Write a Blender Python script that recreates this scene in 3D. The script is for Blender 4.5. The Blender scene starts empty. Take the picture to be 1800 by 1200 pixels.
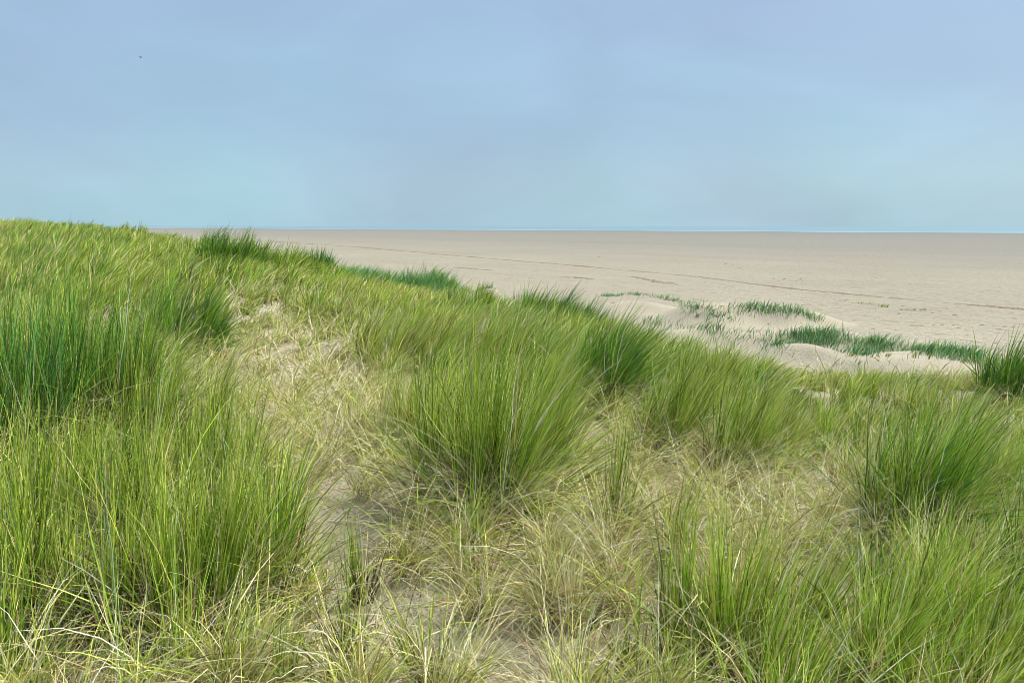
import bpy, math, random
import numpy as np
random.seed(7)
RNG = np.random.default_rng(11)
scene = bpy.context.scene
COL = scene.collection
PI = math.pi
# ------------------------------------------------------------------ camera model
F = 1300.0                       # focal length in photo pixels (photo 1800 x 1200)
PITCH = math.radians(8.83)       # camera looks down by this much
cp, sp = math.cos(PITCH), math.sin(PITCH)
BEACH = -4.0

def project(x, y, z):
    """world -> photo pixel (used to author where the ground cover changes)"""
    f = y*cp - z*sp
    u = y*sp + z*cp
    f = np.maximum(f, .05)
    return 900 + F*x/f, 600 - F*u/f

def ray(px, py):
    a = (px-900)/F; b = -(py-600)/F
    d = np.array([a, cp + b*sp, -sp + b*cp])
    return d/np.linalg.norm(d)

# ------------------------------------------------------------------ value noise
def _hash(ix, iy, seed):
    n = (ix.astype(np.int64)*374761393 + iy.astype(np.int64)*668265263 + seed*2147483647) & 0xffffffff
    n = ((n ^ (n >> 13)) * 1274126177) & 0xffffffff
    n = n ^ (n >> 16)
    return (n & 0xffff)/65535.0

def vnoise(x, y, seed=0):
    x = np.asarray(x, float); y = np.asarray(y, float)
    ix = np.floor(x); iy = np.floor(y)
    fx = x-ix; fy = y-iy
    fx = fx*fx*(3-2*fx); fy = fy*fy*(3-2*fy)
    a = _hash(ix, iy, seed); b = _hash(ix+1, iy, seed)
    c = _hash(ix, iy+1, seed); d = _hash(ix+1, iy+1, seed)
    return (a*(1-fx)+b*fx)*(1-fy) + (c*(1-fx)+d*fx)*fy

def fbm(x, y, seed=0, o=3):
    s = 0; a = .5; t = 0
    for k in range(o):
        s = s + a*vnoise(x*2**k, y*2**k, seed+k*17); t += a; a *= .5
    return s/t

# ------------------------------------------------------------------ terrain height
TY = np.array([1.2, 3.0, 4.5, 6.5, 9, 12, 16, 21, 28, 36, 50, 75])
TS = np.array([-.95, -.69, -.58, -.46, -.346, -.23, -.115, 0, .154, .31, .46, .69, .95])
TZ = np.array([
 [-1.6,-1.55,-1.45,-1.25,-1.0,-.75,-.53,-.30,-.02,.10,-.5,-2.5],
 [-1.6,-1.60,-1.50,-1.33,-1.05,-.82,-.60,-.38,-.08,-.05,-.8,-3.2],
 [-1.6,-1.60,-1.55,-1.38,-1.15,-.92,-.72,-.52,-.28,-.35,-1.6,-3.8],
 [-1.6,-1.63,-1.60,-1.45,-1.35,-1.12,-.92,-.76,-.62,-1.0,-2.9,-4.3],
 [-1.6,-1.65,-1.65,-1.62,-1.55,-1.30,-1.06,-1.0,-1.3,-2.6,-4.0,-4.5],
 [-1.6,-1.65,-1.65,-1.65,-1.58,-1.50,-1.46,-1.58,-2.0,-3.2,-4.3,-4.5],
 [-1.6,-1.65,-1.65,-1.65,-1.65,-1.76,-1.95,-2.02,-2.55,-3.8,-4.3,-4.5],
 [-1.6,-1.65,-1.66,-1.70,-1.70,-1.76,-2.02,-2.7,-3.6,-4.1,-4.3,-4.5],
 [-1.6,-1.65,-1.68,-1.75,-1.76,-1.85,-2.55,-3.6,-4.05,-4.2,-4.3,-4.5],
 [-1.6,-1.65,-1.70,-1.78,-1.90,-2.50,-3.5,-3.95,-4.1,-4.2,-4.3,-4.5],
 [-1.6,-1.65,-1.75,-1.84,-2.02,-2.80,-3.65,-3.98,-4.1,-4.2,-4.3,-4.5],
 [-1.6,-1.65,-1.78,-1.90,-2.05,-2.75,-3.60,-3.98,-4.1,-4.2,-4.3,-4.5],
 [-1.6,-1.65,-1.80,-2.00,-2.30,-2.90,-3.60,-3.98,-4.1,-4.2,-4.3,-4.5]])
# dense smoothed lookup table in (s, log y)
NS, NL = 120, 160
_s = np.linspace(TS[0], TS[-1], NS); _l = np.linspace(math.log(TY[0]), math.log(TY[-1]), NL)
_tmp = np.array([np.interp(_l, np.log(TY), row) for row in TZ])          # (cols, NL)
TAB = np.array([np.interp(_s, TS, _tmp[:, j]) for j in range(NL)]).T       # (NS, NL)
def _blur(a, r, axis):
    k = np.exp(-np.linspace(-2, 2, 2*r+1)**2); k /= k.sum()
    p = [(0, 0), (0, 0)]; p[axis] = (r, r)
    b = np.pad(a, p, mode='edge')
    return np.apply_along_axis(lambda v: np.convolve(v, k, 'valid'), axis, b)
TAB = _blur(_blur(TAB, 5, 0), 4, 1)
# low sand mounds at the foot of the dune: column px, depth, height, half widths
MOUNDS = [(1350, 30.5, .62, 3.0, 1.6), (1215, 30, .55, 1.9, 1.5), (1110, 33, .6, 2.6, 1.8), (1440, 27.5, .22, 2.0, 1.4),
          (1250, 24.5, .45, 2.2, 1.2), (1440, 24, .42, 1.9, 1.1), (1600, 22.6, .40, 2.6, 1.2), (1390, 20.5, .42, 1.6, 1.1),
          (1560, 19.5, .34, 2.3, 1.0), (1690, 20.5, .3, 2.2, 1.0), (856, 31, .75, 1.3, 1.0), (905, 29.5, .5, 1.4, 1.0),
          (1530, 40, .16, 2.2, 1.0), (1640, 36, .12, 2.0, .9), (775, 22.5, .38, 1.2, .9)]
TUFT_H = []        # filled below: extra sand gathered under big tussocks

def height(x, y):
    x = np.asarray(x, float); y = np.asarray(y, float)
    yy = np.maximum(y, TY[0])
    s = np.clip(x/yy, TS[0], TS[-1]); l = np.clip(np.log(yy), _l[0], _l[-1])
    fs = (s-_s[0])/(_s[1]-_s[0]); fl = (l-_l[0])/(_l[1]-_l[0])
    i = np.clip(fs.astype(int), 0, NS-2); j = np.clip(fl.astype(int), 0, NL-2)
    a = fs-i; b = fl-j
    z = (TAB[i, j]*(1-a)+TAB[i+1, j]*a)*(1-b) + (TAB[i, j+1]*(1-a)+TAB[i+1, j+1]*a)*b
    side = np.clip((np.abs(x)-40)/25, 0, 1)
    z = z + (-4.6 - z)*side*side*(3-2*side)*np.where(x > 0, 1, np.where(y > 60, 1, 0))
    w = np.clip((z-BEACH+.25)/.8, 0, 1)
    z = z + w*((fbm(x/4.5, y/4.5, 3)-.5)*.22*np.clip(yy/9, .2, 1) + (fbm(x/1.1, y/1.1, 5)-.5)*.13 + (fbm(x/.22, y/.22, 9, 2)-.5)*.018)
    for (px, Y, h, sx, sy) in MOUNDS:
        cx = (px-900)/F*Y*1.0
        wob = (vnoise(x/1.3, y/1.3, 21)-.5)*.9
        dy = y-Y+wob*.6
        q = ((x-cx+wob)/sx)**2 + (dy/(sy*np.where(dy < 0, .75, 1.5)))**2
        z = z + h*1.35*np.exp(-q**1.25*1.2)*np.where(z < -2.2, 1, .3)
    for (cx, cy, r, h) in TUFT_H:
        z = z + h*np.exp(-((x-cx)**2+(y-cy)**2)/(r*r))
    return z

def cast(px, py, beach=True):
    d = ray(px, py)
    t = 1.2*1.0075**np.arange(0, 760)
    X = d[0]*t; Y = d[1]*t; Z = d[2]*t
    h = height(X, Y)
    if beach: h = np.maximum(h, BEACH)
    k = np.nonzero(Z < h)[0]
    k = k[0] if len(k) else len(t)-1
    return X[k], Y[k], h[k]

# ------------------------------------------------------------------ materials
def new_mat(name):
    m = bpy.data.materials.new(name); m.use_nodes = True
    nt = m.node_tree; nt.nodes.clear()
    return m, nt, nt.nodes, nt.links

def sand_material(name, dry, damp, beach=False):
    m, nt, N, L = new_mat(name)
    out = N.new('ShaderNodeOutputMaterial'); b = N.new('ShaderNodeBsdfPrincipled')
    b.inputs['Roughness'].default_value = .95; b.inputs['Specular IOR Level'].default_value = .15
    geo = N.new('ShaderNodeNewGeometry')
    def noise(scale, detail=3, rough=.6, vec=None):
        n = N.new('ShaderNodeTexNoise'); n.inputs['Scale'].default_value = scale
        n.inputs['Detail'].default_value = detail; n.inputs['Roughness'].default_value = rough
        L.new(vec or geo.outputs['Position'], n.inputs['Vector']); return n.outputs[0]
    def math_(op, a, b_=None, c=None):
        n = N.new('ShaderNodeMath'); n.operation = op
        for i, v in enumerate((a, b_, c)):
            if v is None: continue
            if isinstance(v, (int, float)): n.inputs[i].default_value = v
            else: L.new(v, n.inputs[i])
        return n.outputs[0]
    def mix(f, a, c):
        n = N.new('ShaderNodeMix'); n.data_type = 'RGBA'
        if isinstance(f, (int, float)): n.inputs[0].default_value = f
        else: L.new(f, n.inputs[0])
        for i, v in ((6, a), (7, c)):
            if isinstance(v, tuple): n.inputs[i].default_value = (*v, 1)
            else: L.new(v, n.inputs[i])
        return n.outputs[2]
    def ramp(v, a, b_):
        n = N.new('ShaderNodeMapRange'); L.new(v, n.inputs[0])
        n.inputs[1].default_value = a; n.inputs[2].default_value = b_
        return n.outputs[0]
    big = noise(.9 if not beach else .06, 4)
    grain = noise(60 if not beach else 3.0, 3)
    c = mix(ramp(big, .35, .7), dry, tuple(v*.86 for v in dry))
    c = mix(math_('MULTIPLY', ramp(grain, .35, .75), .35), c, tuple(v*.72 for v in dry))
    if not beach:
        spk = noise(230, 1)
        c = mix(math_('MULTIPLY', ramp(spk, .57, .68), .65), c, (.15, .12, .08))
        pt = noise(2.2, 3)
        c = mix(math_('MULTIPLY', ramp(pt, .52, .66), .35), c, damp)
        bmp = N.new('ShaderNodeBump'); bmp.inputs['Strength'].default_value = .9; bmp.inputs['Distance'].default_value = .045
        h = math_('ADD', noise(14, 4), math_('MULTIPLY', noise(55, 3), .45))
        L.new(h, bmp.inputs['Height']); L.new(bmp.outputs[0], b.inputs['Normal'])
    else:
        # wetness grows towards the water: distance along the shore normal
        sepv = N.new('ShaderNodeSeparateXYZ'); L.new(geo.outputs['Position'], sepv.inputs[0])
        dist = math_('ADD', math_('MULTIPLY', sepv.outputs[0], .777), math_('MULTIPLY', sepv.outputs[1], .63))
        rot = N.new('ShaderNodeMapping'); rot.inputs['Rotation'].default_value = (0, 0, math.radians(-51))
        L.new(geo.outputs['Position'], rot.inputs[0])
        st = N.new('ShaderNodeMapping'); st.inputs['Scale'].default_value = (.012, .09, 1)
        rot2 = N.new('ShaderNodeMapping'); rot2.inputs['Rotation'].default_value = (0, 0, math.radians(51))
        L.new(geo.outputs['Position'], rot2.inputs[0]); L.new(rot2.outputs[0], st.inputs[0])
        bands = noise(1.0, 5, .65, st.outputs[0])
        d2 = math_('ADD', dist, math_('MULTIPLY', math_('SUBTRACT', bands, .5), 60))
        wet = ramp(d2, 25, 130)
        c = mix(wet, c, damp)
        wet2 = ramp(d2, 110, 430)
        c = mix(wet2, c, tuple(v*.86 for v in (damp[0]*.93, damp[1]*.98, damp[2]*1.06)))
        c = mix(math_('MULTIPLY', ramp(bands, .52, .72), .30), c, (.22, .19, .14))
        # little footprints, shells and scraps as bumps and specks
        st2 = N.new('ShaderNodeMapping'); st2.inputs['Scale'].default_value = (1.1, 3.2, 1)
        L.new(rot2.outputs[0], st2.inputs[0])
        specks = noise(.62, 5, .75, st2.outputs[0])
        near = math_('SUBTRACT', 1.0, ramp(dist, 30, 110))
        c = mix(math_('MULTIPLY', math_('MULTIPLY', ramp(specks, .54, .66), .62), near), c, (.17, .14, .09))
        bmp = N.new('ShaderNodeBump'); bmp.inputs['Strength'].default_value = 1.0; bmp.inputs['Distance'].default_value = .2
        h = math_('ADD', math_('ADD', noise(2.6, 4), math_('MULTIPLY', noise(9, 3), .4)), math_('MULTIPLY', bands, 1.5))
        L.new(h, bmp.inputs['Height']); L.new(bmp.outputs[0], b.inputs['Normal'])
    L.new(c, b.inputs['Base Color'])
    L.new(b.outputs[0], out.inputs[0])
    return m

def blade_material(name, rough=.45, trans=.08):
    m, nt, N, L = new_mat(name)
    out = N.new('ShaderNodeOutputMaterial')
    at = N.new('ShaderNodeAttribute'); at.attribute_name = 'Col'
    geo = N.new('ShaderNodeNewGeometry')
    nz = N.new('ShaderNodeTexNoise'); nz.inputs['Scale'].default_value = 45; nz.inputs['Detail'].default_value = 2
    L.new(geo.outputs['Position'], nz.inputs['Vector'])
    mr = N.new('ShaderNodeMapRange'); mr.inputs[1].default_value = .3; mr.inputs[2].default_value = .7
    mr.inputs[3].default_value = .8; mr.inputs[4].default_value = 1.18
    L.new(nz.outputs[0], mr.inputs[0])
    vm = N.new('ShaderNodeVectorMath'); vm.operation = 'SCALE'
    L.new(at.outputs['Color'], vm.inputs[0]); L.new(mr.outputs[0], vm.inputs['Scale'])
    b = N.new('ShaderNodeBsdfPrincipled'); b.inputs['Roughness'].default_value = rough
    b.inputs['Specular IOR Level'].default_value = .22
    L.new(vm.outputs[0], b.inputs['Base Color'])
    t = N.new('ShaderNodeBsdfTranslucent'); L.new(vm.outputs[0], t.inputs[0])
    mx = N.new('ShaderNodeMixShader'); mx.inputs[0].default_value = trans
    L.new(b.outputs[0], mx.inputs[1]); L.new(t.outputs[0], mx.inputs[2]); L.new(mx.outputs[0], out.inputs[0])
    return m

M_BLADE = blade_material('green_blade')
M_STRAW = blade_material('straw_blade', .65, .15)
M_DUNE = sand_material('dune_sand', (.46, .43, .335), (.39, .355, .265))
M_BEACH = sand_material('beach_sand', (.365, .342, .265), (.238, .234, .205), True)

def flat_noise_mat(name, c1, c2, scale=20, rough=.9):
    m, nt, N, L = new_mat(name)
    out = N.new('ShaderNodeOutputMaterial'); b = N.new('ShaderNodeBsdfPrincipled')
    n = N.new('ShaderNodeTexNoise'); n.inputs['Scale'].default_value = scale; n.inputs['Detail'].default_value = 4
    g = N.new('ShaderNodeNewGeometry'); L.new(g.outputs['Position'], n.inputs['Vector'])
    mx = N.new('ShaderNodeMix'); mx.data_type = 'RGBA'
    mx.inputs[6].default_value = (*c1, 1); mx.inputs[7].default_value = (*c2, 1)
    L.new(n.outputs[0], mx.inputs[0]); L.new(mx.outputs[2], b.inputs['Base Color'])
    b.inputs['Roughness'].default_value = rough
    L.new(b.outputs[0], out.inputs[0]); return m
M_WRACK = flat_noise_mat('dried_seaweed', (.13, .10, .065), (.30, .23, .15), 6)
M_BIRD = flat_noise_mat('dark_plumage', (.02, .02, .025), (.06, .055, .05), 30)

# ------------------------------------------------------------------ object helpers
def tag(o, label=None, cat=None, group=None, kind=None):
    if label: o['label'] = label
    if cat: o['category'] = cat
    if group: o['group'] = group
    if kind: o['kind'] = kind
    return o

def empty(name, loc):
    o = bpy.data.objects.new(name, None); COL.objects.link(o); o.location = loc
    o.empty_display_size = .2
    return o

def mesh_obj(name, V, Q, mat, parent=None, cols=None, smooth=False, origin=None):
    V = np.asarray(V, np.float32)
    if origin is not None: V = V - np.asarray(origin, np.float32)
    me = bpy.data.meshes.new(name)
    Q = np.asarray(Q, np.int32); k = Q.shape[1]
    me.vertices.add(len(V)); me.vertices.foreach_set('co', V.ravel())
    me.loops.add(Q.size); me.loops.foreach_set('vertex_index', Q.ravel())
    me.polygons.add(len(Q)); me.polygons.foreach_set('loop_start', np.arange(0, Q.size, k, dtype=np.int32))
    me.polygons.foreach_set('loop_total', np.full(len(Q), k, np.int32))
    me.update(calc_edges=True)
    if smooth: me.polygons.foreach_set('use_smooth', np.ones(len(Q), bool))
    if cols is not None:
        a = me.color_attributes.new('Col', 'FLOAT_COLOR', 'POINT')
        c = np.ones((len(V), 4), np.float32); c[:, :3] = cols
        a.data.foreach_set('color', c.ravel())
    me.materials.append(mat)
    o = bpy.data.objects.new(name, me); COL.objects.link(o)
    if parent is not None: o.parent = parent
    return o

# ------------------------------------------------------------------ grass blades
WIND = np.array([1.0, .18])
def blades(P, Ln, head, th0, th1, wind, width, cb, cm, ct, seg=5, kink=None, rng=RNG):
    """ribbons: P base points, Ln length, head = bending azimuth, th0->th1 tilt from upright"""
    n = len(P)
    hx, hy = np.cos(head), np.sin(head)
    pos = P.copy(); rows = [pos.copy()]; dirs = []
    for k in range(seg):
        t = (k+.5)/seg
        th = th0 + (th1-th0)*t**1.4
        if kink is not None: th = th + np.where(t > kink, 1.1, 0)
        d = np.stack([hx*np.sin(th), hy*np.sin(th), np.cos(th)], 1)
        d[:, 0] += wind*WIND[0]*t**1.2; d[:, 1] += wind*WIND[1]*t**1.2
        d += rng.normal(0, .05, d.shape)
        d /= np.linalg.norm(d, axis=1)[:, None]
        pos = pos + d*(Ln/seg)[:, None]
        dirs.append(d); rows.append(pos.copy())
    # keep drooping blades above the sand
    g = P[:, 2]
    for k in range(1, seg+1):
        rows[k][:, 2] = np.maximum(rows[k][:, 2], g + .008 + .012*(k/seg))
    r = rng.normal(0, 1, (n, 3)); r[:, 2] *= .5
    V = np.empty((n, (seg+1)*2, 3), np.float32); C = np.empty((n, (seg+1)*2, 3), np.float32)
    prof = np.interp(np.arange(seg+1)/seg, [0, .15, .6, 1], [.75, 1, .8, .12])
    for k in range(seg+1):
        d = dirs[min(k, seg-1)]
        s = np.cross(d, r); s /= np.linalg.norm(s, axis=1)[:, None]+1e-9
        w = (width*prof[k]*.5)[:, None]
        V[:, 2*k] = rows[k]-s*w; V[:, 2*k+1] = rows[k]+s*w
        t = k/seg
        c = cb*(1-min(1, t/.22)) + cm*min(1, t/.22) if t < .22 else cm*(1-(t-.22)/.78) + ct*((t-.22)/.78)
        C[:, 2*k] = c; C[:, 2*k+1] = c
    base = (np.arange(n)*(seg+1)*2)[:, None, None]
    q = np.array([[2*k, 2*k+1, 2*k+3, 2*k+2] for k in range(seg)])[None]
    return V.reshape(-1, 3), (base+q).reshape(-1, 4), C.reshape(-1, 3)

PAL = {  # base, mid, tip
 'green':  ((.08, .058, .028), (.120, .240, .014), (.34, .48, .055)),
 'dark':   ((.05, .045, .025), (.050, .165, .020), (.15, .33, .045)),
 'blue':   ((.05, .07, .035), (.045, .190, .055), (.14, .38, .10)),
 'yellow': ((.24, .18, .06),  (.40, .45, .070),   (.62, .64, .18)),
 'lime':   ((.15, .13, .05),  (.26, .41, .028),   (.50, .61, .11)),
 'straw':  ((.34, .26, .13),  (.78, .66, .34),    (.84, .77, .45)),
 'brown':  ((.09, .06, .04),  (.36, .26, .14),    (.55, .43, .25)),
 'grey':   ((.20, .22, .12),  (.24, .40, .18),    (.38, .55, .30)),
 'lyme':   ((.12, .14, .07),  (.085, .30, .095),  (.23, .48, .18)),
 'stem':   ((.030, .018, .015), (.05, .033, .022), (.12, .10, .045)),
}
def colours(names, probs, n, rng=RNG, var=.40):
    idx = rng.choice(len(names), n, p=np.array(probs)/sum(probs))
    P = np.array([PAL[k] for k in names])           # (k,3,3)
    c = P[idx]
    v = 1 + rng.normal(0, var, (n, 1, 1))
    h = 1 + rng.normal(0, .07, (n, 1, 3))
    c = np.clip(c*np.clip(v, .35, 1.7)*h, .01, .8)
    return c[:, 0], c[:, 1], c[:, 2]

def disc(n, R, rng):
    a = rng.uniform(0, 2*PI, n); r = R*np.sqrt(rng.uniform(0, 1, n))**1.15
    return a, r

def tussock(px, py, H, R, n, label, pal=(('green',), (1,)), lean=.45, dead=.35, name='grass_tussock',
            cat='grass tussock', group='marram tussocks on the dune', spread=1.0, seed=0, parts=True, loc=None):
    rng = np.random.default_rng(1000+seed)
    if py < 100:                                     # second value is a distance in metres, not a pixel row
        cx, cy = (px-900)/F*py, float(py); cz = float(height(cx, cy))
    else: cx, cy, cz = cast(px, py)
    wpx = max(.0050, .00115*min(cy, 13) if cy < 13 else .001*cy)                      # far blades drawn a little broader
    n = int(n*.95)
    seg = 6 if cy < 6 else 5 if cy < 12 else 4
    # several shoots inside one tussock
    ns = max(3, int(n/48)); sa, sr = disc(ns, R, rng)
    pick = rng.integers(0, ns, n)
    bx = cx + np.cos(sa[pick])*sr[pick] + rng.normal(0, .014+.03*R, n)
    by = cy + np.sin(sa[pick])*sr[pick]*.8 + rng.normal(0, .014+.03*R, n)
    P = np.stack([bx, by, height(bx, by)-.01], 1)
    rr = np.clip(np.hypot(bx-cx, by-cy)/max(R, .01), 0, 1.5)
    s_head = sa + rng.normal(0, 1.3, ns); s_tilt = rng.uniform(0, .20, ns); s_len = rng.uniform(.55, 1.14, ns); s_lean = lean*rng.uniform(.45, 1.45, ns)
    head = s_head[pick] + rng.normal(0, .8, n)
    Ln = H*rng.uniform(.26, 1.08, n)**.8*s_len[pick]*np.where(rng.uniform(0, 1, n) < .06, 1.13, 1)
    up = np.clip(lean/.45, .4, 1)
    cross = rng.uniform(0, 1, n) < .20
    th0 = s_tilt[pick]*spread + rng.normal(0, .05, n) + np.where(cross, rng.uniform(.1, .7, n), 0)
    th1 = th0 + rng.uniform(-.15, .55, n)*spread*up + np.where(cross, rng.uniform(0, 1.0, n), 0)
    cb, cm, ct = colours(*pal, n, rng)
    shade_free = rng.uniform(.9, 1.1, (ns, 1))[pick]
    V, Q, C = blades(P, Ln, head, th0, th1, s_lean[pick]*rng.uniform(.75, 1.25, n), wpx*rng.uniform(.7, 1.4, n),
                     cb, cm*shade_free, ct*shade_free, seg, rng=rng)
    nd = int(n*dead)
    if nd:
        a, r = disc(nd, R*1.05, rng)
        dx = cx+np.cos(a)*r; dy = cy+np.sin(a)*r*.85
        Pd = np.stack([dx, dy, height(dx, dy)], 1)
        Ld = H*rng.uniform(.2, .66, nd)
        hd = rng.uniform(0, 2*PI, nd)
        t0 = rng.uniform(.0, .55, nd); t1 = t0+rng.uniform(.4, 2.3, nd)
        cb2, cm2, ct2 = colours(('straw', 'brown', 'yellow', 'stem'), (.42, .33, .12, .13), nd, rng)
        V2, Q2, C2 = blades(Pd, Ld, hd, t0, t1, .15*rng.uniform(0, 1, nd), wpx*rng.uniform(.5, .95, nd), cb2, cm2, ct2, seg,
                            kink=np.where(rng.uniform(0, 1, nd) < .2, rng.uniform(.3, .8, nd), 9), rng=rng)
    o3 = (cx, cy, cz)
    if parts and cy < 7.5:
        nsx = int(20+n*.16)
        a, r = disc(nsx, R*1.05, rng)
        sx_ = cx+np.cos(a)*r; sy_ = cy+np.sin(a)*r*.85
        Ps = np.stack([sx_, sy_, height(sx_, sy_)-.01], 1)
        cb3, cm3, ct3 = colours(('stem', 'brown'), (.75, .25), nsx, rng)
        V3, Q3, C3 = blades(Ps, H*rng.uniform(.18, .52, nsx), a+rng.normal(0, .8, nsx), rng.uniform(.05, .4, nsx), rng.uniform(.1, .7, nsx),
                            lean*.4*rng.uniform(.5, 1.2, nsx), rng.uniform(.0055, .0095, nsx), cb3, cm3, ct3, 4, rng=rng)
    if parts and nd:
        root = empty(name, o3); tag(root, label, cat, group)
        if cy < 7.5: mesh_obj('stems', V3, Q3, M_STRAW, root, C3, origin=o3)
        mesh_obj('green_blades', V, Q, M_BLADE, root, C, origin=o3)
        mesh_obj('dead_blades', V2, Q2, M_STRAW, root, C2, origin=o3)
    else:
        if nd:
            Q = np.concatenate([Q, Q2+len(V)]); V = np.concatenate([V, V2]); C = np.concatenate([C, C2])
        root = mesh_obj(name, V, Q, M_BLADE, None, C, origin=o3); root.location = o3
        tag(root, label, cat, group)
    return root

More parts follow.
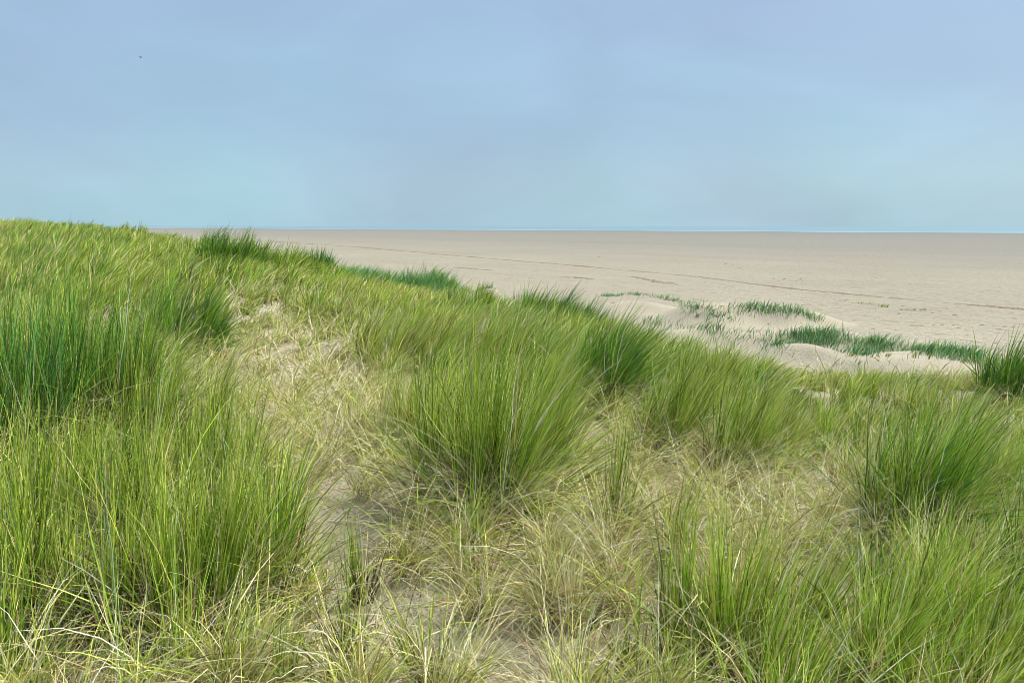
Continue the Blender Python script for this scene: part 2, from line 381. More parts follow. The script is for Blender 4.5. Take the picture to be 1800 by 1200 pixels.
# ------------------------------------------------------------------ tussock list (photo px of the foot)
G = (('green', 'lime', 'yellow', 'straw'), (.62, .2, .12, .06))
GL = (('green', 'lime', 'yellow', 'straw'), (.3, .4, .22, .08))
DK = (('dark', 'green', 'lime', 'straw'), (.62, .25, .08, .05))
BL = (('blue', 'dark', 'green', 'straw'), (.24, .50, .22, .04))
YL = (('yellow', 'lime', 'green', 'straw'), (.4, .32, .13, .15))
TUS = [
 # left block
 (45, 800, 1.15, .30, 2300, 'tall dark blue-green tussock at the left edge, above the lower left thicket', BL, .18, .25),
 (165, 770, 1.10, .30, 1900, 'upright dark green tussock just right of the darkest one at the left edge', DK, .20, .22),
 (250, 800, .90, .22, 800, 'mid-green tussock with wispy tips between the dark left tussocks and the dry hollow', G, .30, .3),
 (110, 680, .85, .22, 800, 'slim upright tussock whose spikes stand out above the left slope', G, .15, .2),
 (320, 620, .86, .42, 1500, 'dark green clump leaning right on the left slope, above the dry hollow', DK, .55, .25),
 (360, 770, .64, .2, 350, 'loose yellow-green tussock on the left rim of the dry hollow', YL, .4, .4),
 (75, 1110, .90, .17, 430, 'tussock with bare dark stems rising from the sand in the lower left corner', G, .12, .45),
 (190, 1120, .88, .14, 420, 'narrow tussock right of the bare-stemmed one in the lower left corner', GL, .10, .45),
 (15, 1000, .92, .22, 520, 'green tussock with crossing yellow blades cut by the lower left edge', G, .2, .35),
 (130, 960, .90, .2, 560, 'green tussock with straw blades in the middle of the lower left thicket', G, .12, .4),
 (255, 1000, .95, .17, 620, 'tall light green tussock with orange straw blades in the lower left thicket', GL, .10, .45),
 (215, 1210, .85, .035, 24, 'few pale broad blades standing nearest the camera at lower left', (('grey', 'lime'), (.4, .6)), .02, .1),
 (330, 1130, .88, .16, 640, 'dense green tussock with dark feet, third from the right end of the lower left thicket', G, .18, .4),
 (430, 1080, .88, .15, 800, 'dense green tussock with dark feet, second from the right end of the lower left thicket', G, .20, .35),
 (492, 1010, .82, .09, 480, 'upright green tussock at the right end of the lower left thicket', G, .28, .3),
 (385, 900, .85, .2, 620, 'green tussock behind the dense lower left ones, its tips reaching the dry hollow', G, .2, .35),
 (45, 1260, .62, .15, 260, 'low green tuft cut by the bottom edge in the lower left corner', G, .2, .6),
 (390, 1240, .56, .14, 240, 'low green tuft cut by the bottom edge under the dense lower left tussocks', GL, .3, .7),
 (545, 1250, .5, .10, 120, 'thin low tuft cut by the bottom edge, left of the black-stemmed sprig', G, .2, .8),
 # centre
 (868, 925, 1.10, .16, 1500, 'large bright green tussock in the centre with a dark shaded foot', G, .34, .6),
 (778, 885, 1.0, .13, 650, 'upright green tussock with straw at its foot on the left of the central clump', G, .2, .7),
 (945, 885, .98, .12, 800, 'green tussock leaning right on the right flank of the central clump', G, .42, .6),
 (735, 800, .80, .14, 450, 'yellow-green tussock on the far left shoulder of the central clump', YL, .3, .4),
 (850, 800, .92, .20, 1000, 'broad green tussock forming the back of the central clump', G, .52, .2),
 (955, 735, .74, .30, 1300, 'wide windswept tussock behind the central clump, left of the dark one', GL, .85, .15),
 (1052, 715, .94, .36, 3000, 'dark green tussock with a black hollow of brown stems right of centre', DK, .75, .45),
 (905, 660, .80, .46, 1800, 'windswept light green tussock on the slope above the central clump', GL, .95, .12),
 (790, 650, .78, .42, 1500, 'windswept yellow-green tussock on the slope left above the central clump', YL, .85, .15),
 (680, 650, .72, .34, 1100, 'yellowish tussock on the slope beyond the dry hollow', YL, .7, .3),
 (655, 790, .55, .2, 380, 'small straw-coloured tussock between the dry hollow and the central clump', (('straw', 'yellow', 'lime'), (.5, .3, .2)), .2, .9),
 # right of centre
 (1170, 800, .84, .20, 1000, 'green tussock with straw-brown skirt just right of the dark centre-right one', G, .55, .55),
 (1285, 850, .82, .19, 950, 'green tussock with a brown tangle at its foot, between the centre and the right edge', G, .55, .6),
 (1360, 800, .66, .20, 600, 'yellow-green tussock behind the one with the brown tangle', YL, .6, .4),
 (1605, 965, .86, .20, 1700, 'large dark-hearted green tussock in the right foreground', (('green', 'dark', 'lime', 'straw'), (.5, .27, .15, .08)), .45, .55),
 (1530, 890, .6, .14, 350, 'light green tussock on the left shoulder of the large dark-hearted one', GL, .4, .4),
 (1715, 900, .64, .22, 750, 'green tussock leaning right behind the large dark-hearted one', G, .6, .3),
 (1790, 712, .80, .38, 2600, 'very dark green rounded tussock at the right edge in front of the beach', DK, .75, .2),
 (1650, 750, .58, .3, 700, 'pale windswept tussock left of the very dark one at the right edge', YL, .7, .2),
 # lower right
 (1300, 1185, .74, .13, 420, 'upright light green tussock with yellow blades, first on the left of the lower right thicket', GL, .22, .3),
 (1375, 1150, .66, .14, 350, 'loose light green tussock second from the left of the lower right thicket', GL, .42, .3),
 (1340, 1290, .64, .14, 260, 'bright green tussock cut by the bottom edge, left part of the lower right thicket', G, .3, .2),
 (1490, 1190, .50, .18, 280, 'thin green tussock over bare sand in the lower right thicket', G, .5, .25),
 (1590, 1260, .62, .20, 480, 'green tussock leaning right, cut by the bottom edge in the lower right thicket', G, .65, .25),
 (1710, 1190, .58, .22, 750, 'dense leaning green tussock in the lower right corner', G, .7, .3),
 (1810, 1100, .66, .22, 850, 'dark green tussock cut by the right edge in the lower right corner', DK, .5, .3),
 (1790, 1270, .66, .22, 550, 'pale long-bladed tussock in the very corner at lower right', GL, .7, .25),
 # sprigs over bare sand
 (615, 1165, .55, .05, 60, 'small sprig with black bare stems on the sand at the bottom, left of the centre', G, .1, .7),
 (640, 1060, .55, .05, 60, 'thin green sprig leaning left on the sand below the bare patch', G, -.1, .5),
 (735, 1240, .60, .04, 50, 'few long green blades leaning left at the bottom edge near the centre', GL, -.35, .3),
 (1205, 1180, .66, .11, 150, 'twiggy sprig of black stems on the sand at the bottom, right of the centre', G, .05, 1.0),
 (1085, 960, .70, .08, 150, 'slim green sprig amid the straw, right below the central clump', G, .15, .8),
 (1180, 1000, .55, .07, 90, 'thin arching green sprig amid the straw between the central clump and the brown tangle', G, .25, 1.2),
 (850, 1010, .55, .12, 130, 'low green sprig in the straw directly below the central clump', GL, .2, 1.6),
 (990, 1090, .42, .16, 90, 'flat straw tuft with a black hollow beneath, lower centre', (('straw', 'yellow'), (.7, .3)), .3, 2.5),
 (1105, 1190, .50, .04, 35, 'sparse green sprig on the sand at the bottom centre', G, .1, .5),
 # ridge and far slope
 (408, 16.5, 1.05, .75, 2600, 'dark green tussock on the ridge where the dune meets the beach at left', DK, .5, .1),
 (350, 18, .80, .5, 900, 'tussock on the ridge just left of the dark ridge one, feathery top', G, .5, .1),
 (470, 17, .85, .7, 1100, 'mid-green tussock on the ridge right of the dark ridge one', G, .45, .2),
 (240, 27, .7, .6, 700, 'feathery tussock standing out on the skyline at left', G, .5, .1),
 (185, 29, .6, .9, 400, 'dark little tussock on the skyline, left of the feathery one', DK, .5, .1),
 (512, 19, .85, .7, 1300, 'green tussock on the ridge beside the small round dark one', G, .4, .15),
 (562, 21.5, .80, .42, 1500, 'small round very dark green tussock alone against the beach', BL, .2, .05),
 (622, 23, .46, .22, 220, 'small upright tuft against the beach, right of the round dark one', (('blue', 'green'), (.7, .3)), .1, .1),
 (820, 16.5, .72, .5, 1300, 'low rounded mid-green tussock on the far edge of the dune', G, .5, .1),
 (945, 14.5, .95, .45, 1500, 'dark tussock with spiky top on the far edge of the dune near the centre', DK, .6, .1),
 (1005, 13.8, .80, .5, 1500, 'dark tussock sloping down to the right on the far edge near the centre', DK, .7, .1),
 (590, 570, .62, .55, 900, 'olive tussock on the slope above the dry hollow', (('green', 'yellow', 'straw'), (.5, .4, .1)), .4, .25),
 (700, 570, .60, .6, 800, 'light green tussock on the slope behind the yellowish ones', GL, .5, .15),
 (1240, 690, .62, .3, 900, 'bright lime tussock right of the dark centre-right one, before the sand mounds', GL, .6, .1),
 (1560, 680, .36, .3, 420, 'short green tuft at the far edge of the dune at right', G, .3, .1),
 (1475, 668, .30, .28, 260, 'short sparse tuft just left of the short green one at the far dune edge', G, .3, .1),
]
for (px, py, H, R, n, *_r) in TUS:
    if n >= 1000 and H > .8:
        x, y, z = cast(px, py)
        TUFT_H.append((x, y, R*1.8, .07))

# ------------------------------------------------------------------ terrain and beach
gx = 46*np.sinh(np.linspace(-1, 1, 620)*3.2)/math.sinh(3.2)*1.5
gy = -6 + 96*(np.expm1(np.linspace(0, 1, 620)*3.0)/np.expm1(3.0))
X, Y = np.meshgrid(gx, gy)
Z = height(X.ravel(), Y.ravel()).reshape(X.shape)
V = np.stack([X.ravel(), Y.ravel(), Z.ravel()], 1)
ii, jj = np.meshgrid(np.arange(619), np.arange(619), indexing='ij')
a = (ii*620+jj).ravel()
Q = np.stack([a, a+1, a+621, a+620], 1)
tag(mesh_obj('sand_dune', V, Q, M_DUNE, smooth=True), 'pale sand of the dune and its low mounds', 'sand dune', kind='structure')

def rect(name, x0, x1, y0, y1, z, mat):
    return mesh_obj(name, [(x0, y0, z), (x1, y0, z), (x1, y1, z), (x0, y1, z)], [(0, 1, 2, 3)], mat)
tag(rect('beach', -9000, 9000, -300, 9000, BEACH, M_BEACH), 'wide flat sandy beach reaching the sea', 'beach', kind='structure')

# the sea lies beyond the shoreline .777x + .63y = 504
def sea_material():
    m, nt, N, L = new_mat('sea_water')
    out = N.new('ShaderNodeOutputMaterial'); b = N.new('ShaderNodeBsdfPrincipled')
    geo = N.new('ShaderNodeNewGeometry')
    mp = N.new('ShaderNodeMapping'); mp.inputs['Rotation'].default_value = (0, 0, math.radians(51))
    L.new(geo.outputs['Position'], mp.inputs[0])
    mp2 = N.new('ShaderNodeMapping'); mp2.inputs['Scale'].default_value = (.004, .05, 1); L.new(mp.outputs[0], mp2.inputs[0])
    n = N.new('ShaderNodeTexNoise'); n.inputs['Scale'].default_value = 1; n.inputs['Detail'].default_value = 4
    L.new(mp2.outputs[0], n.inputs['Vector'])
    sp_ = N.new('ShaderNodeSeparateXYZ'); L.new(geo.outputs['Position'], sp_.inputs[0])
    m1 = N.new('ShaderNodeMath'); m1.operation = 'MULTIPLY'; m1.inputs[1].default_value = .777; L.new(sp_.outputs[0], m1.inputs[0])
    m2 = N.new('ShaderNodeMath'); m2.operation = 'MULTIPLY_ADD'; m2.inputs[1].default_value = .63
    L.new(sp_.outputs[1], m2.inputs[0]); L.new(m1.outputs[0], m2.inputs[2])
    mr = N.new('ShaderNodeMapRange'); mr.inputs[1].default_value = 600; mr.inputs[2].default_value = 760
    mr.inputs[3].default_value = .50; mr.inputs[4].default_value = .9; L.new(m2.outputs[0], mr.inputs[0])
    gt = N.new('ShaderNodeMath'); gt.operation = 'GREATER_THAN'; L.new(n.outputs[0], gt.inputs[0]); L.new(mr.outputs[0], gt.inputs[1])
    mx = N.new('ShaderNodeMix'); mx.data_type = 'RGBA'; L.new(gt.outputs[0], mx.inputs[0])
    mx.inputs[6].default_value = (.15, .26, .31, 1); mx.inputs[7].default_value = (.26, .36, .41, 1)
    L.new(mx.outputs[2], b.inputs['Base Color']); b.inputs['Roughness'].default_value = .5; b.inputs['Specular IOR Level'].default_value = .22
    L.new(b.outputs[0], out.inputs[0]); return m
nx, ny = .777, .63; tx, ty = -ny, nx
def sh(d, t): return (nx*d+tx*t, ny*d+ty*t, BEACH+.05)
pts = []
K = 400
for i in range(K+1):
    t = -3000 + 12000*i/K
    d = 500 + 22*math.sin(t*.004)+9*math.sin(t*.013+1)+5*math.sin(t*.041)
    pts.append((sh(d, t), sh(12000, t)))
V = [p for pr in pts for p in pr]
Q = [(2*i, 2*i+1, 2*i+3, 2*i+2) for i in range(K)]
tag(mesh_obj('sea', V, Q, sea_material()), 'thin strip of calm sea with pale surf along the horizon', 'sea', kind='structure')
# long shallow tide pools lying on the flat before the water
V = []; Q = []
for (d0, t0, ln, w) in ((440, 40, 130, 3.0), (462, -120, 160, 4), (478, 330, 260, 4), (405, 380, 120, 2.2), (452, 700, 300, 4), (350, 330, 90, 1.5)):
    b0 = len(V); n = 16
    for i in range(n):
        a = 2*PI*i/n
        p = sh(d0+w*math.sin(a)*(1+.3*math.sin(3*a)), t0+ln*.5*math.cos(a)); V.append((p[0], p[1], BEACH+.006))
    Q += [(b0+i, b0+(i+1), b0+n-2-i, b0+n-1-i) for i in range(n//2-1)]
mw = flat_noise_mat('still_water', (.22, .25, .26), (.30, .32, .32), .1, .18)
tag(mesh_obj('tide_pools', V, Q, mw), 'shallow wet streaks on the far beach', 'tide pools', kind='structure')

# ------------------------------------------------------------------ named tussocks
for i, (px, py, H, R, n, label, pal, lean, dead) in enumerate(TUS):
    nm = 'grass_tussock'; grp = 'marram tussocks on the dune'; cat = 'grass tussock'
    if R <= .09 and n < 200: nm = 'grass_sprig'; grp = 'sprigs on the bare sand'; cat = 'grass sprig'
    y_ = cast(px, py)[1] if py >= 100 else py
    tussock(px, py, H, R, n, label, pal, lean, dead, nm, cat, grp, seed=i, parts=(y_ < 11))

# ------------------------------------------------------------------ the general cover between them
def blobs(px, py, L):
    s = np.zeros_like(px)
    for (x, y, rx, ry, a) in L:
        s = s + a*np.exp(-(((px-x)/rx)**2+((py-y)/ry)**2))
    return s
SAND = [(600, 935, 80, 55, 1.2), (560, 1010, 50, 45, .7), (60, 1120, 130, 70, 1.2), (150, 1150, 130, 60, 1.1), (300, 1170, 150, 60, .7), (420, 1120, 120, 60, .6), (700, 1120, 120, 75, 1.0),
        (900, 1185, 220, 45, 1.0), (1120, 1160, 110, 60, .85), (1560, 1010, 60, 40, 1.0), (1450, 1090, 90, 90, .8), (480, 650, 90, 25, .55),
        (420, 690, 60, 22, .5), (620, 615, 30, 18, .5), (540, 600, 40, 40, .4), (1050, 1180, 100, 50, .6), (640, 1200, 80, 40, .4), (700, 900, 40, 40, .1),
        (1160, 900, 90, 60, .15), (300, 1180, 120, 40, .5)]
DRY = [(500, 620, 120, 90, 1.2), (560, 740, 120, 90, .9), (620, 830, 140, 80, 1.0), (980, 1020, 260, 130, 1.4), (1090, 830, 100, 90, 1.1),
       (1150, 920, 160, 120, 1.1), (1300, 850, 140, 90, .9), (1450, 880, 90, 80, .6), (1480, 780, 100, 40, .15), (760, 1050, 200, 120, 1.1),
       (420, 1150, 200, 80, .8), (100, 1160, 200, 80, .5), (160, 450, 120, 30, .25), (1420, 960, 90, 60, .8), (1700, 800, 120, 40, .3), (400, 530, 60, 40, .4)]
GRN = [(1470, 730, 220, 60, .75), (1750, 790, 150, 60, .6), (1380, 760, 90, 50, .4), (200, 1130, 260, 60, .5), (1080, 800, 60, 40, .3), (120, 640, 220, 170, .8), (300, 500, 150, 60, .5), (880, 640, 220, 120, .9), (420, 465, 80, 40, .8), (960, 520, 100, 30, .8),
       (300, 900, 260, 160, .7), (1600, 1120, 260, 120, .9), (1650, 850, 120, 90, .5), (1230, 680, 120, 80, .6), (80, 430, 200, 40, .4), (1560, 670, 60, 16, .7), (700, 480, 120, 20, .7)]

def cover(n, seed):
    rng = np.random.default_rng(seed)
    s = rng.uniform(-.98, .98, n*4); Yv = np.exp(rng.uniform(math.log(1.25), math.log(44), n*4))
    keep = rng.uniform(0, 1, n*4) < (Yv/44)**.55
    s, Yv = s[keep][:n], Yv[keep][:n]
    x, y = s*Yv, Yv
    # pull towards clump centres
    cs = np.where(y < 7, .34, .55)
    ix = np.floor(x/cs); iy = np.floor(y/cs)
    ccx = (ix+.15+.7*_hash(ix, iy, 71))*cs; ccy = (iy+.15+.7*_hash(ix, iy, 72))*cs
    pull = rng.uniform(.2, .9, len(x))
    x = x+(ccx-x)*pull; y = y+(ccy-y)*pull
    cid = _hash(ix, iy, 73); cid2 = _hash(ix, iy, 74)
    z = height(x, y)
    ok = (z > -3.55) & ((y < 19.5) | (x < -1.5))
    px, py = project(x, y, z+.2)
    ok &= (px > -160) & (px < 1960) & (py < 1420)
    return [v[ok] for v in (x, y, z, px, py, cid, cid2)]

x, y, z, px, py, c1, c2 = cover(430000, 5)
n = len(x); rng = np.random.default_rng(77)
pz0, pz1 = project(x, y, z)
sand = blobs(pz0, pz1, SAND); dry = blobs(px, py, DRY); grn = blobs(px, py, GRN)
nn = fbm(x/1.7, y/1.7, 31)
edge = np.clip((z+3.55)/1.2, 0, 1)                     # the cover thins towards the foot of the dune
isdry = (rng.uniform(0, 1, n) < np.clip(.30 + .50*dry - .42*grn + (c1-.5)*.6 + (nn-.5)*.8 - .2*(y > 13), .05, .88))
dens = np.clip(1.0 - 1.25*sand, .03, 1)*np.where(isdry, 1.1, np.clip(.42+.5*grn+.5*(nn-.3) + .4*(y > 7) - .25*dry*(y < 7), .15, 1))*(.25+.75*edge)
# clump holes
dens *= np.where(c2 < .18, .35, 1)
near = y < 6.5
dens *= np.where(near, .95, 1.0)
keep = rng.uniform(0, 1, n) < dens
def sub(m): return [v[m] for v in (x, y, z, px, py, c1, c2, dry, grn, nn)]

def build_green(m, name, label, seg):
    X_, Y_, Z_, PX, PY, C1, C2, D, G_, NN = sub(m); n = len(X_)
    if not n: return
    r = np.random.default_rng(len(name)+seg)
    H = (.30+.30*C1)*np.clip(.8+.35*G_-.15*D, .5, 1.25)*np.where(Y_ > 9, 1.0, .9)
    H = H*np.where(PX > 1350, np.where(Y_ > 6, .72, 1), 1)*np.where(Z_ < -2.4, .7, 1)
    H = H*r.uniform(.55, 1.2, n)
    yel = np.clip(.46-.34*(PX < 620)*(Y_ > 7)+.45*D-.4*G_+(C2-.5)*.9+(NN-.5), 0, 1)
    k = r.uniform(0, 1, n)
    A = [np.array(PAL[q]) for q in ('green', 'lime', 'yellow', 'dark', 'straw')]
    idx = np.where(k < .10+.6*yel, 2, np.where(k < .42+.42*yel, 1, 0))
    idx = np.where((C2 > .80) & (r.uniform(0, 1, n) < .6*(G_ > .3)), 3, idx)
    idx = np.where(r.uniform(0, 1, n) < .13, 4, idx)
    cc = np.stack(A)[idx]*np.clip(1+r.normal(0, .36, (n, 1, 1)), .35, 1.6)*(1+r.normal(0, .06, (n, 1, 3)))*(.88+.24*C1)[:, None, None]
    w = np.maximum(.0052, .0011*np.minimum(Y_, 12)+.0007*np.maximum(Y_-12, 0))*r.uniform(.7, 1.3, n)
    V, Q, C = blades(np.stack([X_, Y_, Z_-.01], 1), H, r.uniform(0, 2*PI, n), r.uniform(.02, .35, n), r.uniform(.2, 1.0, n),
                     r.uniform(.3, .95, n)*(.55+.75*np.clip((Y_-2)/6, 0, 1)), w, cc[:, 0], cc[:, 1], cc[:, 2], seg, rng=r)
    tag(mesh_obj(name, V, Q, M_BLADE, None, C), label, 'dune grass', kind='stuff')

def build_dry(m, name, label, seg):
    X_, Y_, Z_, PX, PY, C1, C2, D, G_, NN = sub(m); n = len(X_)
    if not n: return
    r = np.random.default_rng(len(name)+seg+40)
    L_ = r.uniform(.16, .62, n)*np.where(Y_ > 7, .9, 1)
    cb, cm, ct = colours(('straw', 'brown', 'yellow', 'lime'), (.54, .14, .18, .14), n, r)
    w = np.maximum(.0040, .00095*Y_)*r.uniform(.6, 1.2, n)
    t0 = r.uniform(.1, 1.1, n)
    V, Q, C = blades(np.stack([X_, Y_, Z_+r.uniform(0, .06, n)], 1), L_, r.uniform(0, 2*PI, n), t0, t0+r.uniform(.4, 1.8, n),
                     r.uniform(0, .3, n), w, cb, cm, ct, seg, kink=np.where(r.uniform(0, 1, n) < .15, r.uniform(.3, .8, n), 9), rng=r)
    tag(mesh_obj(name, V, Q, M_STRAW, None, C), label, 'dry grass', kind='stuff')
nr = y < 8
build_green(keep & ~isdry & nr, 'dune_grass', 'loose green grass growing between the tussocks near the camera', 5)
build_green(keep & ~isdry & ~nr, 'distant_dune_grass', 'yellow-green grass covering the far slope and crest of the dune', 4)
build_dry(keep & isdry & nr, 'dry_grass', 'tangled straw-coloured dead grass between the tussocks near the camera', 5)
build_dry(keep & isdry & ~nr, 'distant_dry_grass', 'straw-coloured dead grass on the far slope of the dune', 3)

# litter on bare sand: short bits of dead leaf
r = np.random.default_rng(4)
n = 42000
s = r.uniform(-.95, .95, n); Yv = np.exp(r.uniform(math.log(1.3), math.log(9), n)); xx, yy = s*Yv, Yv
zz = height(xx, yy); cb, cm, ct = colours(('brown', 'straw'), (.6, .4), n, r)
V, Q, C = blades(np.stack([xx, yy, zz+.003], 1), r.uniform(.02, .12, n), r.uniform(0, 2*PI, n), np.full(n, 1.35), np.full(n, 1.7), np.zeros(n),
                 r.uniform(.0015, .004, n), cb*.7, cm*.7, ct*.7, 2, rng=r)
tag(mesh_obj('plant_litter', V, Q, M_STRAW, None, C), 'brown bits of dead leaf scattered on the sand', 'plant litter', kind='stuff')

# ------------------------------------------------------------------ grass lines on the low mounds by the beach
STRIPS = [
 ([(1060, 522), (1110, 518), (1150, 522), (1190, 531), (1215, 541)], .22, 500, 5, 'thin line of grass on the leftmost low sand mound'),
 ([(1213, 550), (1245, 553), (1290, 565)], .22, 400, 5, 'short line of grass running down between the two far sand mounds'),
 ([(1280, 553), (1312, 545), (1370, 547), (1410, 555), (1435, 562)], .22, 750, 4, 'line of grass on the crest of the large far sand mound'),
 ([(1140, 572), (1200, 578), (1240, 582), (1290, 594), (1330, 598), (1385, 606)], .24, 700, 8, 'patchy grass in front of the far sand mounds'),
 ([(1355, 612), (1390, 600), (1430, 594), (1480, 600), (1540, 608), (1600, 616), (1665, 622), (1735, 630)], .25, 3600, 7, 'dense dark green band of grass along the nearer sand mounds at right'),
 ([(1488, 624), (1540, 622)], .28, 350, 6, 'small separate patch of grass below the dense dark band'),
 ([(1490, 533), (1530, 535), (1562, 541)], .14, 160, 3, 'thin yellowish line of grass out on the beach'),
 ([(1592, 546), (1648, 546)], .12, 100, 3, 'faint short line of grass out on the beach at right'),
 ([(838, 31), (858, 31.3), (876, 31)], .25, 200, 3, 'small green patch on top of the lone sand mound'),
 ([(885, 29.6), (905, 29.6), (925, 29.2)], .18, 120, 4, 'sparse weeds right of the lone sand mound'),
 ([(615, 22), (680, 22.5), (740, 22.5), (800, 21.5)], .62, 4200, 9, 'dark green strip of taller grass at the foot of the far slope'),
 ([(1460, 640), (1560, 650), (1680, 650)], .22, 160, 14, 'few thin blades on the nearest sand mound at right'),
]
for i, (poly, h, n, jit, label) in enumerate(STRIPS):
    r = np.random.default_rng(300+i)
    poly = np.array(poly, float)
    # foot line in the world, then scatter around it in metres
    W = []
    cum = np.r_[0, np.cumsum(np.linalg.norm(np.diff(poly, axis=0), axis=1))]
    for t in np.linspace(0, cum[-1], 40):
        qx = np.interp(t, cum, poly[:, 0]); qy = np.interp(t, cum, poly[:, 1]); W.append(cast(qx, qy) if qy >= 100 else ((qx-900)/F*qy, qy, 0))
    W = np.array(W)
    u = r.uniform(0, 39, n); k = np.clip(u.astype(int), 0, 38); f = (u-k)[:, None]
    Pm = W[k]*(1-f)+W[k+1]*f
    # keep it patchy
    pmin = .75 if i == 10 else .03
    patch = vnoise(Pm[:, 0]*1.4, Pm[:, 1]*1.4+i*7, 61)
    kp = r.uniform(0, 1, n) < np.clip(.05+2.2*(patch-.28), pmin, 1)
    Pm = Pm[kp]; n = len(Pm)
    bx = Pm[:, 0]+r.normal(0, .22, n); by = Pm[:, 1]+r.normal(0, jit*.042, n)
    bz = np.maximum(height(bx, by), BEACH)-.01
    names = ('lyme', 'blue', 'green') if h > .2 else ('lime', 'green', 'yellow')
    cb, cm, ct = colours(names, (.6, .25, .15), n, r)
    w = np.maximum(.005, .0007*by)*r.uniform(.7, 1.3, n)
    V, Q, C = blades(np.stack([bx, by, bz], 1), h*r.uniform(.3, 1.45, n)*(.7+.6*patch[kp]), r.uniform(0, 2*PI, n), r.uniform(0, .7, n), r.uniform(.3, 1.1, n),
                     r.uniform(.2, 1.1, n), w, cb, cm, ct, 3, rng=r)
    tag(mesh_obj('mound_grass', V, Q, M_BLADE, None, C), label, 'mound grass', kind='stuff')

# ------------------------------------------------------------------ seaweed wrack lines and scraps
def lump(r, s):
    """irregular flattened scrap: 8 x 3 rings"""
    V = []; n = 7
    rad = r.uniform(.6, 1.3, n)
    for (k, zz) in ((1.0, 0), (.85, .35), (.35, .6)):
        for i in range(n):
            a = 2*PI*i/n
            V.append((math.cos(a)*rad[i]*k*s, math.sin(a)*rad[i]*k*s*.7, zz*s*.5*r.uniform(.7, 1.2)))
    Q = [(j*n+i, j*n+(i+1) % n, (j+1)*n+(i+1) % n, (j+1)*n+i) for j in range(2) for i in range(n)]
    Q += [(14, 15, 16, 17), (14, 17, 18, 20), (18, 19, 20, 14)][:2]
    return np.array(V), np.array(Q)
def wrack(name, poly, n, size, width, label, thr=.12):
    r = np.random.default_rng(len(label))
    W = np.array([cast_beach(*p) for p in poly]); 
    cum = np.r_[0, np.cumsum(np.linalg.norm(np.diff(W, axis=0), axis=1))]
    VV = []; QQ = []; o = 0
    for _ in range(n):
        t = cum[-1]*r.uniform(0, 1)
        # more pieces where they show larger
        x_ = np.interp(t, cum, W[:, 0]); y_ = np.interp(t, cum, W[:, 1])
        if vnoise(np.array([t*.45]), np.array([3.0]), 8)[0] < thr: continue
        if n > 1000 and vnoise(np.array([t*4.3]), np.array([5.0]), 81)[0] < .14+.16*r.uniform(0, 1): continue
        wob = (fbm(np.array([t*.09]), np.array([1.0]), 4, 4)[0]-.5)*width*(14 if n > 1000 else 4)
        thick = .3+1.5*fbm(np.array([t*.35]), np.array([9.0]), 14, 2)[0]**1.5
        v, q = lump(r, size*thick*r.uniform(.4, 1.4)*(1+y_/90))
        a = r.uniform(0, PI); c, s_ = math.cos(a), math.sin(a)
        v = np.stack([v[:, 0]*c-v[:, 1]*s_, v[:, 0]*s_+v[:, 1]*c, v[:, 2]], 1)
        v += (x_+wob*.6+r.normal(0, width), y_+wob*.6+r.normal(0, width*2.2*thick), BEACH-.005)
        VV.append(v); QQ.append(q+o); o += len(v)
    if VV: tag(mesh_obj(name, np.concatenate(VV), np.concatenate(QQ), M_WRACK), label, 'seaweed', kind='stuff')
def cast_beach(px, py):
    d = ray(px, py); t = BEACH/d[2]; return np.array([d[0]*t, d[1]*t])
wrack('wrack_line', [(470, 424), (600, 432), (800, 449), (1000, 466), (1200, 484), (1400, 508), (1600, 526), (1830, 545)], 20000, .050, .075,
      'long dark line of dried seaweed crossing the whole beach', 0)
wrack('wrack_patch', [(1110, 486), (1200, 502)], 130, .07, .25, 'short broken streak of seaweed in front of the long line')
wrack('wrack_patch', [(795, 470), (865, 475)], 90, .07, .12, 'faint streak of seaweed between the long line and the lone mound')
wrack('wrack_patch', [(1370, 492), (1500, 492)], 60, .09, .6, 'loose scatter of seaweed beyond the long line', .45)
wrack('wrack_patch', [(985, 486), (1040, 490)], 50, .07, .2, 'little streak of seaweed just beyond the centre of the dune edge')
r = np.random.default_rng(9)
prot = []
for k in range(4):
    v, q = lump(r, .058)
    me = mesh_obj('seaweed_scrap', v, q, M_WRACK).data; prot.append(me)
    bpy.data.objects.remove([o for o in bpy.data.objects if o.data == me][0])
spots = [(1502, 564), (1604, 573), (1620, 571), (1641, 572), (1656, 572), (1676, 572), (1726, 572), (1746, 574), (1766, 575), (1782, 575), (1783, 561),
         (1750, 603), (1718, 601), (1477, 529), (1228, 537), (1007, 446), (1052, 452), (1276, 464), (1290, 466), (1300, 471), (1360, 483), (1650, 506), (1756, 505), (1400, 495), (1600, 500),
         (762, 470), (790, 473), (1535, 578), (1700, 590), (1400, 535), (1350, 520), (1580, 552), (1500, 545), (1680, 555)]
for k in range(48):
    spots.append((r.uniform(900, 1800), 0))
for i, (qx, qy) in enumerate(spots):
    if qy == 0:
        lo = 470 + (qx-900)*.09; qy = r.uniform(lo, lo+60)
    x_, y_, z_ = cast(qx, qy)
    o = bpy.data.objects.new('seaweed_scrap', prot[i % 4]); COL.objects.link(o)
    o.location = (x_, y_, z_-.004); o.rotation_euler = (0, 0, r.uniform(0, 6)); sc = r.uniform(.7, 1.5)*(1+y_/120)
    if (qx, qy) == (1228, 537): sc = 2.2
    o.scale = (sc*1.3, sc, sc)
    if (qx, qy) == (1228, 537):
        tag(o, 'large dark seaweed lump beside the grass of the leftmost sand mound', 'seaweed', 'seaweed scraps on the beach')
    else:
        tag(o, 'small dark scrap of seaweed lying loose on the pale beach', 'seaweed', 'seaweed scraps on the beach')

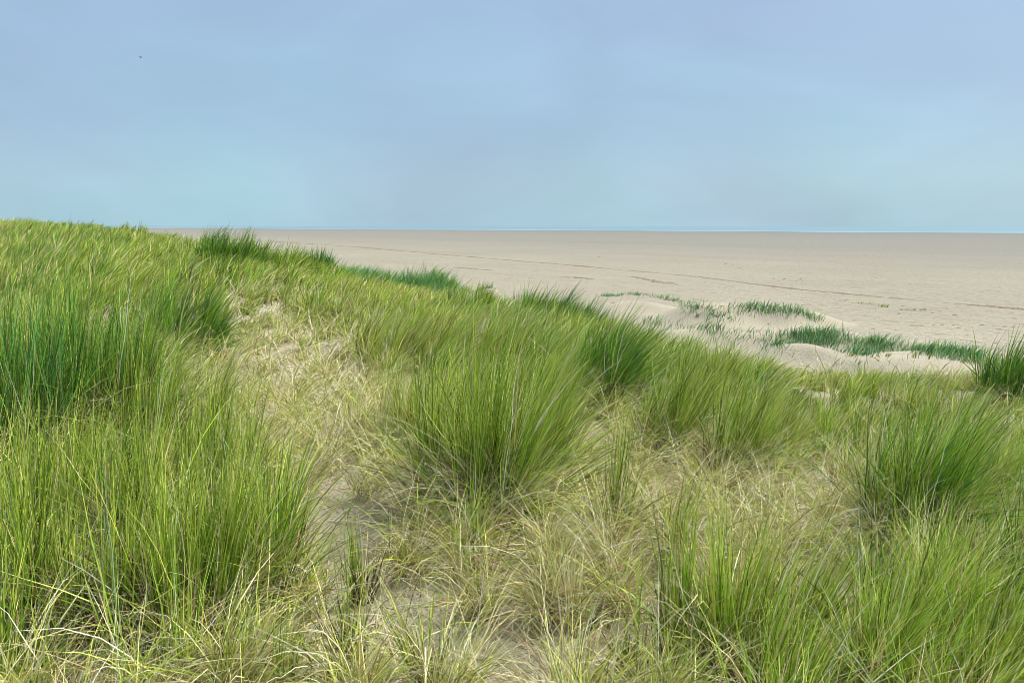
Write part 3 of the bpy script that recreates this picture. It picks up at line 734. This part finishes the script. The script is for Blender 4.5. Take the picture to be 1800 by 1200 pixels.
# ------------------------------------------------------------------ the bird
def bird():
    d = ray(247, 101); t = 130/d[1]; p = d*t
    root = empty('bird', tuple(p)); root.scale = (1.5, 1.5, 1.5); root.rotation_euler = (.1, .25, .7)
    tag(root, 'tiny dark bird flying high in the sky at upper left', 'bird')
    # body: lathe along x, beak to tail
    prof = [(-.17, .004), (-.15, .012), (-.11, .022), (-.05, .036), (.01, .042), (.06, .036), (.085, .027), (.105, .028), (.125, .022), (.14, .006), (.158, .001)]
    n = 10; V = []
    for (xx, rr) in prof:
        for i in range(n):
            a = 2*PI*i/n; V.append((xx, rr*math.cos(a), rr*math.sin(a)*.9))
    Q = [(j*n+i, j*n+(i+1) % n, (j+1)*n+(i+1) % n, (j+1)*n+i) for j in range(len(prof)-1) for i in range(n)]
    mesh_obj('body', V, Q, M_BIRD, root, smooth=True)
    for s in (-1, 1):
        # thick wing: leading and trailing edge points, raised then drooping
        st = [(0, .05, -.06, .0), (.12, .07, -.05, .045), (.22, .055, -.05, .05), (.32, .0, -.07, .03), (.38, -.06, -.085, .01)]
        V = []
        for (yy, le, te, zz) in st:
            V += [(le, s*yy, zz), ((le+te)/2, s*yy, zz+.008), (te, s*yy, zz), ((le+te)/2, s*yy, zz-.004)]
        Q = [(4*j+i, 4*j+(i+1) % 4, 4*j+4+(i+1) % 4, 4*j+4+i) for j in range(4) for i in range(4)]
        mesh_obj('wing', V, Q, M_BIRD, root)
    V = [(-.15, -.012, 0), (-.15, .012, 0), (-.25, .04, 0), (-.25, -.04, 0), (-.15, -.012, .006), (-.15, .012, .006), (-.25, .04, .004), (-.25, -.04, .004)]
    mesh_obj('tail', V, [(0, 1, 2, 3), (4, 5, 6, 7), (0, 1, 5, 4), (1, 2, 6, 5), (2, 3, 7, 6), (3, 0, 4, 7)], M_BIRD, root)
bird()

# ------------------------------------------------------------------ sky and light
SUN_EL, SUN_AZ = math.radians(52), math.radians(72)      # azimuth clockwise from +Y
w = bpy.data.worlds.new('World'); scene.world = w; w.use_nodes = True
nt = w.node_tree; N = nt.nodes; L = nt.links; N.clear()
out = N.new('ShaderNodeOutputWorld'); bg = N.new('ShaderNodeBackground'); L.new(bg.outputs[0], out.inputs[0])
bg.inputs[1].default_value = .1
sky = N.new('ShaderNodeTexSky'); sky.sky_type = 'NISHITA'; sky.sun_disc = False
sky.sun_elevation = SUN_EL; sky.sun_rotation = SUN_AZ; sky.air_density = 1.2; sky.dust_density = 2.5
tc = N.new('ShaderNodeTexCoord'); sx = N.new('ShaderNodeSeparateXYZ'); L.new(tc.outputs['Generated'], sx.inputs[0])
# thin overcast veil: colour by elevation, broken by soft cloud noise
rp = N.new('ShaderNodeValToRGB'); L.new(sx.outputs[2], rp.inputs[0])
cr = rp.color_ramp; cr.elements[0].position = 0; cr.elements[1].position = 1
cr.elements[0].color = (.325, .485, .580, 1); cr.elements[1].color = (.44, .49, .55, 1)
for p_, c_ in ((.035, (.292, .452, .558)), (.12, (.255, .400, .530)), (.25, (.262, .385, .53)), (.34, (.275, .38, .55)), (.55, (.38, .46, .57))):
    e = cr.elements.new(p_); e.color = (*c_, 1)
mp = N.new('ShaderNodeMapping'); mp.inputs['Scale'].default_value = (1.2, 1.2, 2.9); mp.inputs['Rotation'].default_value = (0, .25, 0)
L.new(tc.outputs['Generated'], mp.inputs[0])
n1 = N.new('ShaderNodeTexNoise'); n1.inputs['Scale'].default_value = 2.3; n1.inputs['Detail'].default_value = 4; n1.inputs['Roughness'].default_value = .5
n1.inputs['Distortion'].default_value = .4
L.new(mp.outputs[0], n1.inputs['Vector'])
r1 = N.new('ShaderNodeMapRange'); r1.inputs[1].default_value = .3; r1.inputs[2].default_value = .72; L.new(n1.outputs[0], r1.inputs[0])
r1.inputs[3].default_value = .91; r1.inputs[4].default_value = 1.11
n2 = N.new('ShaderNodeTexNoise'); n2.inputs['Scale'].default_value = 2.3; n2.inputs['Detail'].default_value = 2
L.new(mp.outputs[0], n2.inputs['Vector'])
tint = N.new('ShaderNodeMix'); tint.data_type = 'RGBA'; L.new(n2.outputs[0], tint.inputs[0])
tint.inputs[6].default_value = (1.13, .96, 1.06, 1); tint.inputs[7].default_value = (.88, 1.03, .95, 1)
mlt = N.new('ShaderNodeVectorMath'); mlt.operation = 'MULTIPLY'; L.new(rp.outputs[0], mlt.inputs[0]); L.new(tint.outputs[2], mlt.inputs[1])
sc1 = N.new('ShaderNodeVectorMath'); sc1.operation = 'SCALE'; L.new(mlt.outputs[0], sc1.inputs[0]); L.new(r1.outputs[0], sc1.inputs['Scale'])
sc2 = N.new('ShaderNodeVectorMath'); sc2.operation = 'SCALE'; L.new(sc1.outputs[0], sc2.inputs[0]); sc2.inputs['Scale'].default_value = 4.75
mx = N.new('ShaderNodeMix'); mx.data_type = 'RGBA'; mx.inputs[0].default_value = .9
L.new(sky.outputs[0], mx.inputs[6]); L.new(sc2.outputs[0], mx.inputs[7]); L.new(mx.outputs[2], bg.inputs[0])

sun = bpy.data.lights.new('sun', 'SUN'); sun.energy = 2.4; sun.angle = math.radians(13); sun.color = (1, .93, .82)
so = bpy.data.objects.new('sun', sun); COL.objects.link(so)
so.rotation_euler = (PI/2-SUN_EL, 0, PI-SUN_AZ)

# ------------------------------------------------------------------ camera and output
cam = bpy.data.cameras.new('camera'); cam.sensor_width = 36; cam.lens = 36*F/1800; cam.clip_start = .05; cam.clip_end = 30000
co = bpy.data.objects.new('camera', cam); COL.objects.link(co)
co.location = (0, 0, 0); co.rotation_euler = (PI/2-PITCH, 0, 0)
scene.camera = co
scene.render.engine = 'CYCLES'
scene.cycles.pixel_filter_type = 'BLACKMAN_HARRIS'; scene.cycles.filter_width = .85
scene.view_settings.view_transform = 'Standard'; scene.view_settings.look = 'None'
scene.view_settings.exposure = 1.42; scene.view_settings.gamma = 1
scene.render.resolution_x = 1024; scene.render.resolution_y = 682
